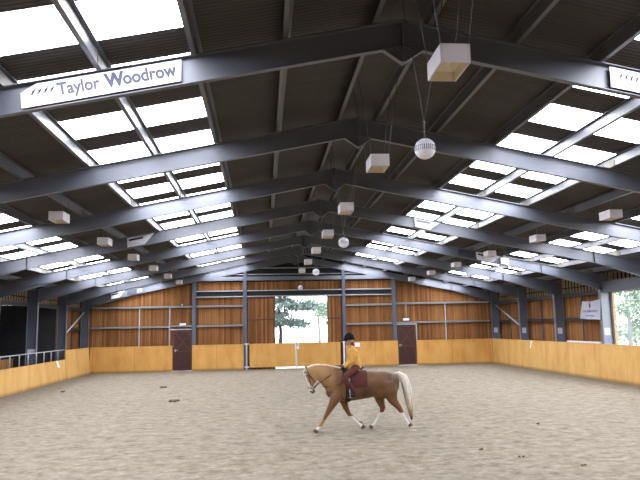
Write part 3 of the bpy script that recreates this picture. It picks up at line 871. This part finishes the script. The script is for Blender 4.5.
def lerpT(i,t):
    A,B=TORSO[i],TORSO[i+1]; f_=lambda a,b:a+(b-a)*t
    return ((f_(A[0][0],B[0][0]),f_(A[0][1],B[0][1])),(f_(A[1][0],B[1][0]),f_(A[1][1],B[1][1])),f_(A[2],B[2]))
horse=thing('horse','palomino horse with white socks and pale tail trotting leftwards across the sand','horse',(.2,HY,0))
LEGS={'A':([(-.24,1.00,.15,.12),(-.345,.76,.125,.17),(-.44,.60,.088,.16),(-.565,.385,.056,.15),(-.60,.33,.05,.15),(-.66,.235,.044,.15),(-.725,.135,.050,.15),(-.775,.07,.042,.15),(-.81,.035,.05,.15)],-1),
'B':([(-.155,.949,.14,.12),(-.10,.70,.105,.15),(-.045,.52,.078,.14),(.03,.37,.054,.13),(.065,.32,.052,.13),(.15,.225,.042,.13),(.265,.125,.042,.13),(.315,.085,.041,.13),(.35,.045,.048,.13)],1),
'C':([(.80,1.08,.20,.12),(.80,.86,.17,.16),(.825,.66,.115,.15),(.875,.49,.068,.14),(.862,.40,.058,.14),(.80,.29,.046,.14),(.705,.155,.044,.14),(.64,.085,.042,.14),(.59,.045,.05,.14)],1),
'D':([(1.0,1.10,.22,.10),(1.03,.88,.19,.15),(1.09,.70,.125,.15),(1.21,.54,.075,.15),(1.275,.45,.064,.15),(1.325,.33,.048,.15),(1.40,.20,.044,.15),(1.44,.13,.042,.15),(1.475,.10,.048,.15)],-1)}
mb=MB()
mb.rings([ring(T) for T in TORSO])
for n_,(pts,s) in LEGS.items():
    mb.tube([(p[0],HY+s*p[3],p[1]) for p in pts],[p[2] for p in pts],14,sq=(1,.86) if n_ in 'AB' else (1,.86),up=(1,0,0))
    # joint bumps: knee / hock point and fetlock
    kx,kz=pts[4][0],pts[4][1]
    if n_ in 'CD': mb.ball((pts[3][0]+.03,HY+s*pts[3][3],pts[3][1]+.01),(.06,.04,.055),10,8)
mb.ball((-.30,HY-.12,1.10),(.20,.12,.26),14,10); mb.ball((-.30,HY+.12,1.10),(.20,.12,.26),14,10)   # shoulders
mb.ball((1.00,HY-.115,1.10),(.25,.15,.27),14,10); mb.ball((1.00,HY+.115,1.10),(.25,.15,.27),14,10)   # quarters
mb.ball((.80,HY-.13,.90),(.15,.07,.17),12,8); mb.ball((.80,HY+.13,.90),(.15,.07,.17),12,8)         # stifles
mb.ball((-.47,HY,.99),(.09,.15,.2),12,8)                                                           # breast
mb.ball((-.86,HY-.055,1.26),(.085,.05,.10),12,8); mb.ball((-.86,HY+.055,1.26),(.085,.05,.10),12,8) # cheeks
for s in (-1,1):                                                                                    # ears and brow
    mb.tube([(-1.0,HY+s*.045,1.47),(-1.03,HY+s*.06,1.55),(-1.05,HY+s*.06,1.60),(-1.065,HY+s*.055,1.635)],[.028,.034,.024,.007],10)
    mb.ball((-1.0,HY+s*.075,1.345),(.035,.022,.03),10,8)
    mb.ball((-.925,HY+s*.035,.955),(.026,.022,.03),8,6)
mb.ball((-.875,HY,.925),(.045,.045,.035),10,8)
def seg_d(p,pts,s,i0,i1):
    b=9
    for i in range(i0,i1):
        a=Vector((pts[i][0],HY+s*pts[i][3],pts[i][1])); c=Vector((pts[i+1][0],HY+s*pts[i+1][3],pts[i+1][1]))
        d=c-a; t=max(0,min(1,(p-a).dot(d)/d.dot(d))); b=min(b,(p-(a+d*t)).length)
    return b
def smooth_(x): return x*x*(3-2*x)
def mixc(a,b,t): t=max(0,min(1,t)); return tuple(x+(y-x)*t for x,y in zip(a,b))
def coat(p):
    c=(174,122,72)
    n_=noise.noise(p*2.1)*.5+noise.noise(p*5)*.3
    c=mixc(c,(98,68,46),(.58+n_*1.0 +(.28-.58+n_*-.4)*smooth_(max(0,min(1,(.55-p.x)/.7)))))  # darker dappled hindquarters: part coat, part shade put into the colour
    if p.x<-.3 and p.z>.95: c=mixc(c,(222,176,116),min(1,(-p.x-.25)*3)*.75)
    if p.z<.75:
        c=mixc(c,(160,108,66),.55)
        for k,i0,lim in (('B',4,.31),('C',4,.38),('D',4,.40)):
            pts,s=LEGS[k]
            if seg_d(p,pts,s,i0,8)<.075 and p.z<lim+noise.noise(p*14)*.02: c=(290,284,274)
        pts,s=LEGS['A']
        if seg_d(p,pts,s,5,8)<.08: c=(206,150,88) if p.z>.125 else (290,284,276)
    # blaze and dark muzzle
    if p.x<-.85 and p.z<1.5:
        if abs(p.y-HY)<.062 and p.z>.96 and p.x < -1.0+(1.35-p.z)*.27+.035: c=(280,270,258)
        if p.z<.975: c=(128,104,92)
    return c
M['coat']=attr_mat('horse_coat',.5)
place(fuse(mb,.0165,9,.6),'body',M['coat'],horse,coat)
M['hoof']=plain('hoof_horn',(118,96,78),.6,0,.2,10)
M['mane']=plain('flaxen_hair',(276,258,228),.7,0,.18,18)
M['black']=plain('black_leather',(38,36,38),.45,0,.2,20)
M['brownl']=plain('brown_leather',(84,54,38),.5,0,.2,20)
M['eye']=plain('horse_eye',(26,20,18),.15,0,.1,10,.8)
for n_,(pts,s) in LEGS.items():
    p,q=pts[-2],pts[-1]; d=Vector((q[0]-p[0],0,q[1]-p[1])).normalized(); c=Vector((q[0],HY+s*q[3],q[1]))
    mb=MB(); toe=Vector((-1,0,-.15)) if n_ in 'AC' else Vector((-.25,0,-1))
    if n_=='A': cc=Vector((c.x-.01,c.y,0)); up=Vector((.5,0,1)).normalized(); base_=c+Vector((-.03,0,-.045))
    if n_ in 'AC':
        mb.tube([c+Vector((.012,0,.02)),c+Vector((-.035,0,-.040))],[.046,.062],14,sq=(1,.9))
    else:
        mb.tube([c+Vector((-.005,0,.03)),c+Vector((.035,0,-.03))],[.044,.058],14,sq=(1,.9))
    mb.build('hoof',M['hoof'],horse)
for s in (-1,1):
    mb=MB(); mb.ball((-1.003,HY+s*.088,1.335),(.022,.012,.018),10,8); mb.build('eye',M['eye'],horse)
# mane: hair lying along the crest and a forelock
rnd=random.Random(5); mb=MB()
crest=[Vector((T[0][0],HY,T[0][1])) for T in TORSO[8:17]]
for i in range(110):
    u_=rnd.random()*(len(crest)-1.001); k=int(u_); p=crest[k].lerp(crest[k+1],u_-k)+Vector((0,rnd.uniform(-.02,.02),.006))
    L=rnd.uniform(.05,.13); s=1 if rnd.random()<.97 else -1
    mb.tube([p+Vector((0,0,-.01)),p+Vector((.01,s*.03,.008)),p+Vector((.035,s*(.055+L*.2),-L*.45)),p+Vector((.05,s*(.075+L*.25),-L))],[.012,.012,.009,.003] if s>0 else [.007,.007,.005,.002],5)
for i in range(14):
    p=Vector((-1.045,HY+rnd.uniform(-.03,.03),1.47)); mb.tube([p,p+Vector((-.04,0,-.03)),p+Vector((-.035,rnd.uniform(-.02,.02),-rnd.uniform(.08,.15)))],[.012,.012,.003],5)
mb.tube([q+Vector((0,0,.004)) for q in crest],[.016]+[.024]*(len(crest)-2)+[.016],8)
mb.build('mane',M['mane'],horse,fix=False)
# tail
mb=MB(); spine=[Vector(q) for q in [(1.20,HY,1.31),(1.30,HY,1.335),(1.385,HY,1.27),(1.44,HY,1.13),(1.48,HY,.95),(1.51,HY,.74),(1.535,HY,.52),(1.56,HY,.33),(1.575,HY,.20)]]
rad=[.04,.06,.085,.105,.105,.09,.07,.045,.02]
mb.tube(spine,[r_*.8 for r_ in rad],12,sq=(.9,.8))
for i in range(130):
    a=rnd.uniform(0,2*PI); q=rnd.uniform(.55,1.12); dx,dy=math.cos(a)*q,math.sin(a)*q; e=rnd.randint(6,9)
    mb.tube([sp_+Vector((dx*r_*.95,dy*r_*.8,rnd.uniform(-.01,.01))) for sp_,r_ in list(zip(spine,rad))[:e]],[.012]*(e-1)+[.003],5)
M['tailm']=attr_mat('tail_hair',.7,.3,30)
o=mb.build('tail',M['tailm'],horse,fix=False)
at_=o.data.color_attributes.new('coat','FLOAT_COLOR','POINT')
for i,v in enumerate(o.data.vertices):
    z=v.co.z; x=v.co.x+.2
    c=mixc((300,294,284),(236,196,144),(.85-z)*1.6); 
    if x<1.45+(1-z)*.08 and z>.6: c=mixc(c,(236,186,126),.3)
    c=mixc(c,(96,70,50),(.36-z)*5); at_.data[i].color=lin(c)

# ---- tack: saddle cloth, saddle, bridle
def surf(x,th,off,side):
    """point on the barrel at distance off, th=0 along the spine"""
    best=None
    for i in range(2,10):
        for j in range(9):
            T=lerpT(i,j/8); (tx,tz),(b2,bz),w=T; c_=math.cos(th)
            xx=(tx+b2)/2+(tx-b2)/2*c_; d=abs(xx-x)
            if best is None or d<best[0]: best=(d,T)
    (tx,tz),(b2,bz),w=best[1]; L=(tz-bz)/2
    return Vector((x,HY+side*(abs(math.sin(th))**.85*w+off*math.sin(th)),(tz+bz)/2+math.copysign(abs(math.cos(th))**.95,math.cos(th))*L+off*math.cos(th)))
def wrap(name,mat,parent,xf,th0,th1,off,both=True,n=14,m=10,th=.008):
    """sheet over the barrel; xf(v)->(x0,x1) for v=0..1 from th0 down to th1"""
    mb=MB()
    for side in ((-1,1) if both else (-1,)):
        for o_ in (0,1):
            vs=[];fs=[]
            for j in range(m+1):
                v=j/m; t=th0+(th1-th0)*v; xa,xb=xf(v)
                for i in range(n+1):
                    vs.append(surf(xa+(xb-xa)*i/n,t,off+o_*th,side))
            for j in range(m):
                for i in range(n):
                    a=j*(n+1)+i; fs.append((a,a+1,a+n+2,a+n+1))
            mb.add(vs,fs,True)
    return mb.build(name,mat,parent,fix=False)
M['burg']=plain('burgundy_cloth',(104,54,46),.9,0,.15,20)
M['jodh']=plain('rust_red_breeches',(112,56,42),.9,0,.14,16)
cloth=thing('saddle_cloth','burgundy saddle cloth lying under the black saddle on the horse','saddle cloth',(.2,HY,1.4))
wrap('quilted_cloth',M['burg'],cloth,lambda v:(-.10+.05*v,.47-.03*v),.05,1.62,.012)
saddle=thing('saddle','black leather riding saddle with girth and stirrups under the rider','saddle',(.15,HY,1.42))
mb=MB()
st=[(-.12,1.485,.05,.03),(-.07,1.478,.09,.035),(0,1.452,.12,.035),(.10,1.440,.15,.035),(.20,1.445,.17,.04),(.30,1.462,.17,.045),(.37,1.492,.14,.045),(.42,1.525,.07,.02)]
mb.rings([[Vector((x,HY+math.sin(2*PI*k/16)*w_,z+math.cos(2*PI*k/16)*h_)) for k in range(16)] for x,z,w_,h_ in st]); mb.build('seat',M['black'],saddle)
wrap('flap',M['black'],saddle,lambda v:(-.17+.07*v,.08-.03*v),.25,1.50,.028)
wrap('girth',M['black'],saddle,lambda v:(-.085,.03),1.35,3.1,.012,m=16,n=4)
for s in (-1,1):
    mb=MB(); y_=HY+s*.325
    mb.bar((.0,HY+s*.31,1.30),(.0,y_+s*.03,.93),.03,.008); 
    mb.tube([(-.0,y_+s*.03,.93),(.0,y_-s*.02,.87),(.0,y_-s*.02,.825),(.0,y_+s*.03,.815),(.0,y_+s*.09,.825),(.0,y_+s*.09,.87)],.009,6,closed=True)
    mb.box(-.03,.03,min(y_-s*.02,y_+s*.09),max(y_-s*.02,y_+s*.09),.808,.82); mb.build('stirrup',M['galv'],saddle)
# breast strap
mb=MB(); mb.tube([surf(-.12,1.15,.014,-1),surf(-.22,1.5,.014,-1)+Vector((0,-.01,0)),Vector((-.42,HY-.20,1.08)),Vector((-.55,HY-.10,1.06)),Vector((-.62,HY,1.06)),Vector((-.55,HY+.10,1.06)),Vector((-.42,HY+.20,1.08)),surf(-.12,1.15,.014,1)],.008,6); mb.build('breast_strap',M['brownl'],saddle)
bridle=thing('bridle','brown leather bridle with reins worn by the horse','bridle',(-.95,HY,1.2))
def strap(i,t,name,off=.007,r=.009):
    mb=MB(); mb.tube(ring(lerpT(i,t),28,off),r,6,closed=True); return mb.build(name,M['brownl'],bridle)
strap(18,.35,'noseband',.010,.013); strap(15,.25,'headpiece',.014,.010); strap(19,.1,'chin_strap',.010,.008)
for s in (-1,1):
    mb=MB(); mb.tube([(-.985,HY+s*.10,1.44),(-.955,HY+s*.115,1.30),(-.925,HY+s*.088,1.13),(-.905,HY+s*.072,1.03)],.009,6); mb.build('cheekpiece',M['brownl'],bridle)
    mb=MB(); mb.tube([(-.895+.03*math.cos(a),HY+s*.074,1.0+.03*math.sin(a)) for a in [2*PI*i/12 for i in range(12)]],.006,6,closed=True); mb.build('bit_ring',M['galv'],bridle)
    mb=MB(); mb.tube([(-.865,HY+s*.078,1.005),(-.74,HY+s*.10,1.13),(-.52,HY+s*.155,1.29),(-.30,HY+s*.13,1.42),(-.13,HY+s*.085,1.50),(-.10,HY+s*.075,1.515)],.0095,6); mb.build('rein',M['brownl'],bridle)
mb=MB(); mb.tube([(-1.03,HY-.085,1.40),(-1.075,HY-.05,1.415),(-1.085,HY,1.42),(-1.075,HY+.05,1.415),(-1.03,HY+.085,1.40)],.009,6); mb.build('browband',M['brownl'],bridle)

# ---- rider
rider=thing('person','person in yellow sweatshirt, rust red breeches and black riding hat seated on the horse','person',(.2,HY,1.45))
def V(x,y,z): return (x,HY+y,z)
def trunk(mb,g=0,legs=True):
    st=[(.225,1.475,.10,.15),(.225,1.53,.125,.165),(.215,1.60,.12,.155),(.20,1.68,.105,.14),(.18,1.77,.112,.15),(.165,1.85,.118,.165),(.155,1.915,.105,.17),(.145,1.96,.075,.13),(.135,1.985,.05,.07)]
    mb.rings([[Vector(V(x+math.cos(2*PI*k/20)*(d_+g),math.sin(2*PI*k/20)*(w_+g),z)) for k in range(20)] for x,z,d_,w_ in st])
def arm(mb,s,g=0,upto=3):
    P_=[V(.15,s*.14,1.925),V(.145,s*.185,1.90),V(.12,s*.215,1.78),V(.095,s*.225,1.655),V(.02,s*.185,1.585),V(-.055,s*.12,1.53),V(-.08,s*.10,1.52)]
    R_=[.058,.058,.048,.041,.037,.027,.024]
    mb.tube(P_,[r_+g for r_ in R_],12)
def leg(mb,s,g=0,a=0,b=99):
    P_=[V(.225,s*.08,1.51),V(.14,s*.16,1.45),V(.02,s*.25,1.375),V(-.085,s*.315,1.30),V(-.10,s*.335,1.25),V(-.03,s*.365,1.13),V(.06,s*.365,1.02),V(.12,s*.355,.935),V(.13,s*.355,.90)]
    R_=[.105,.095,.082,.066,.060,.058,.050,.038,.038]
    mb.tube(P_[a:b],[r_+g for r_ in R_][a:b],14)
def foot(mb,s,g=0):
    mb.tube([V(.175,s*.355,.868),V(.12,s*.357,.872),V(.03,s*.362,.855),V(-.045,s*.366,.848),V(-.065,s*.367,.845)],[.028+g,.042+g,.038+g,.030+g,.016+g],12,sq=(.85,1))
mb=MB(); trunk(mb)
for s in (-1,1):
    arm(mb,s); leg(mb,s); foot(mb,s)
    # palm, four curled fingers and a thumb on the rein
    mb.ball(V(-.105,s*.088,1.515),(.034,.018,.042),12,8)
    for i in range(4):
        z=1.545-i*.019; L=(.9,1.0,.95,.8)[i]
        mb.tube([V(-.115,s*.090,z),V(-.115-.030*L,s*.083,z-.003),V(-.118-.034*L,s*.064,z-.006),V(-.112-.012*L,s*.054,z-.008)],[.0095,.009,.0085,.007],8)
    mb.tube([V(-.095,s*.080,1.548),V(-.115,s*.066,1.563),V(-.138,s*.062,1.562)],[.010,.0095,.007],8)
mb.tube([V(.135,0,1.96),V(.115,0,2.02),V(.09,0,2.08)],[.055,.052,.055],14)
hc=(.075,2.16)
mb.ball(V(hc[0],0,hc[1]),(.098,.076,.115),20,16); mb.ball(V(.045,0,2.105),(.062,.055,.06),16,12); mb.ball(V(.005,0,2.068),(.026,.028,.022),12,8)
mb.tube([V(-.018,0,2.165),V(-.04,0,2.135),V(-.035,0,2.122)],[.011,.015,.010],8)     # nose
mb.tube([V(-.018,-.018,2.098),V(-.024,0,2.10),V(-.018,.018,2.098)],[.006,.009,.006],8)  # lips
for s in (-1,1): 
    mb.ball(V(.085,s*.078,2.135),(.018,.009,.03),10,8); mb.ball(V(-.012,s*.03,2.165),(.012,.022,.008),8,6)
def skin(p):
    if p.z>2.09 and p.z<2.105 and p.x<-.012: return (170,104,92)
    return (262,206,166)
M['skin']=attr_mat('skin',.55,.06)
place(fuse(mb,.0075,2,.4),'body',M['skin'],rider,skin)
for s in (-1,1):
    mb=MB(); mb.ball(V(-.012,s*.030,2.152),(.009,.012,.008),10,8); mb.build('eye',M['eye'],rider)
M['shirt']=plain('yellow_sweatshirt',(262,198,98),.9,0,.1,9)
mb=MB(); trunk(mb,.020)
for s in (-1,1): arm(mb,s,.014)
mb.ball(V(.21,0,1.485),(.165,.20,.062),16,10); mb.tube([V(.14,0,1.965),V(.128,0,2.0)],[.075,.064],14)
mb.ball(V(.20,0,1.45),(.165,.215,.06),16,10); mb.tube([V(.29,0,1.50),V(.30,0,1.60),V(.285,0,1.75)],[.07,.06,.04],12)
me=fuse(mb,.012,3)
for v in me.vertices:      # cloth folds
    n_=noise.noise(Vector((v.co.x*9,v.co.y*9,v.co.z*16)))*.010; v.co+=v.normal*n_
place(me,'sweatshirt',M['shirt'],rider)
mb=MB()
for s in (-1,1): leg(mb,s,.010,0,8)
mb.ball(V(.225,0,1.49),(.125,.165,.07),16,10)
place(fuse(mb,.012,2),'breeches',M['jodh'],rider)
for s in (-1,1):
    mb=MB(); mb.tube([V(.095,s*.358,.975),V(.12,s*.355,.93),V(.13,s*.355,.885)],[.052,.048,.046],14); foot(mb,s,.010)
    place(fuse(mb,.009,2),'boot',M['black'],rider)
    mb=MB(); mb.ball(V(-.103,s*.088,1.515),(.042,.024,.048),12,8); mb.tube([V(-.07,s*.108,1.522),V(-.095,s*.092,1.518)],[.032,.034],12)
    for i in range(4):
        z=1.545-i*.019; L=(.9,1.0,.95,.8)[i]
        mb.tube([V(-.115,s*.090,z),V(-.115-.030*L,s*.083,z-.003),V(-.118-.034*L,s*.064,z-.006),V(-.112-.012*L,s*.054,z-.008)],[.012,.0115,.011,.009],8)
    mb.tube([V(-.095,s*.080,1.548),V(-.115,s*.066,1.563),V(-.140,s*.061,1.562)],[.0125,.012,.009],8)
    place(fuse(mb,.005,1),'glove',M['black'],rider)
M['hat']=plain('black_velvet',(34,36,42),.9,0,.1,20,.1)
M['hair']=plain('brown_hair',(120,74,44),.7,0,.2,30)
mb=MB(); mb.ball(V(.115,0,2.10),(.062,.070,.075),14,10); mb.ball(V(.155,0,2.055),(.04,.05,.04),12,8); place(fuse(mb,.01,2),'hair',M['hair'],rider)
mb=MB(); hz=2.215
vs=[];nu,nv=28,10
R=[]
for j in range(nv+1):
    t=PI/2*(j/nv); R.append([Vector(V(.070+math.cos(2*PI*k/nu)*.138*math.cos(t*.995),math.sin(2*PI*k/nu)*.114*math.cos(t*.995),hz-.035+math.sin(t)*.178)) for k in range(nu)])
mb.rings(R); mb.add(R[0],[tuple(range(nu))]); 
o=mb.build('riding_hat',M['hat'],rider)
mb=MB(); pk=[]
for i in range(13):
    a=PI-1.05+2.1*i/12; pk.append((a,))
inner=[V(.070+math.cos(a[0])*.130,math.sin(a[0])*.105,hz-.030) for a in pk]; outer=[V(.070+math.cos(a[0])*.118-.075*math.cos((a[0]-PI)*1.45),math.sin(a[0])*.10,hz-.055) for a in pk]
n_=len(pk); mb.add(inner+outer+[(x,y,z-.008) for x,y,z in inner]+[(x,y,z-.008) for x,y,z in outer],[(i,i+1,n_+i+1,n_+i) for i in range(n_-1)]+[(2*n_+i,3*n_+i,3*n_+i+1,2*n_+i+1) for i in range(n_-1)]+[(n_+i,n_+i+1,3*n_+i+1,3*n_+i) for i in range(n_-1)])
mb.build('hat_peak',M['hat'],rider)
mb=MB(); mb.tube([V(.06,-.086,2.19),V(.04,-.070,2.09),V(.01,-.02,2.045),V(.01,.02,2.045),V(.04,.070,2.09),V(.06,.086,2.19)],.005,6); mb.build('chin_strap',M['black'],rider)

# ------------------------------------------------------------------ world, camera, view
w=bpy.data.worlds.new('sky'); sc.world=w; w.use_nodes=True; nt=w.node_tree
bg=nt.nodes['Background']; tc=nt.nodes.new('ShaderNodeTexCoord'); nz=nt.nodes.new('ShaderNodeTexNoise'); nz.inputs['Scale'].default_value=3; nz.inputs['Detail'].default_value=5
nt.links.new(tc.outputs['Generated'],nz.inputs['Vector'])
nt.links.new(ramp(nt,nz.outputs[0],[(.35,(.80,.88,1,1)),(.65,(.97,.99,1,1))]),bg.inputs[0]); bg.inputs[1].default_value=8.2
cam=bpy.data.cameras.new('camera'); co=bpy.data.objects.new('camera',cam); C.objects.link(co); sc.camera=co
r=Vector((0.99572592,-0.09014334,-0.02010133)); u=Vector((0.00769037,-0.1359674,0.99068346)); f=Vector((0.09203665,0.98660379,0.13469303))
Mx=Matrix((r,u,-f)).transposed().to_4x4(); Mx.translation=Vector((-2.089,0,2.5428)); co.matrix_world=Mx
cam.sensor_fit='HORIZONTAL'; cam.sensor_width=36; cam.lens=630.56/640*36; cam.clip_start=.05; cam.clip_end=500
sc.view_settings.view_transform='Standard'; sc.view_settings.look='None'; sc.view_settings.gamma=1; sc.view_settings.exposure=0
sc.view_settings.use_curve_mapping=False
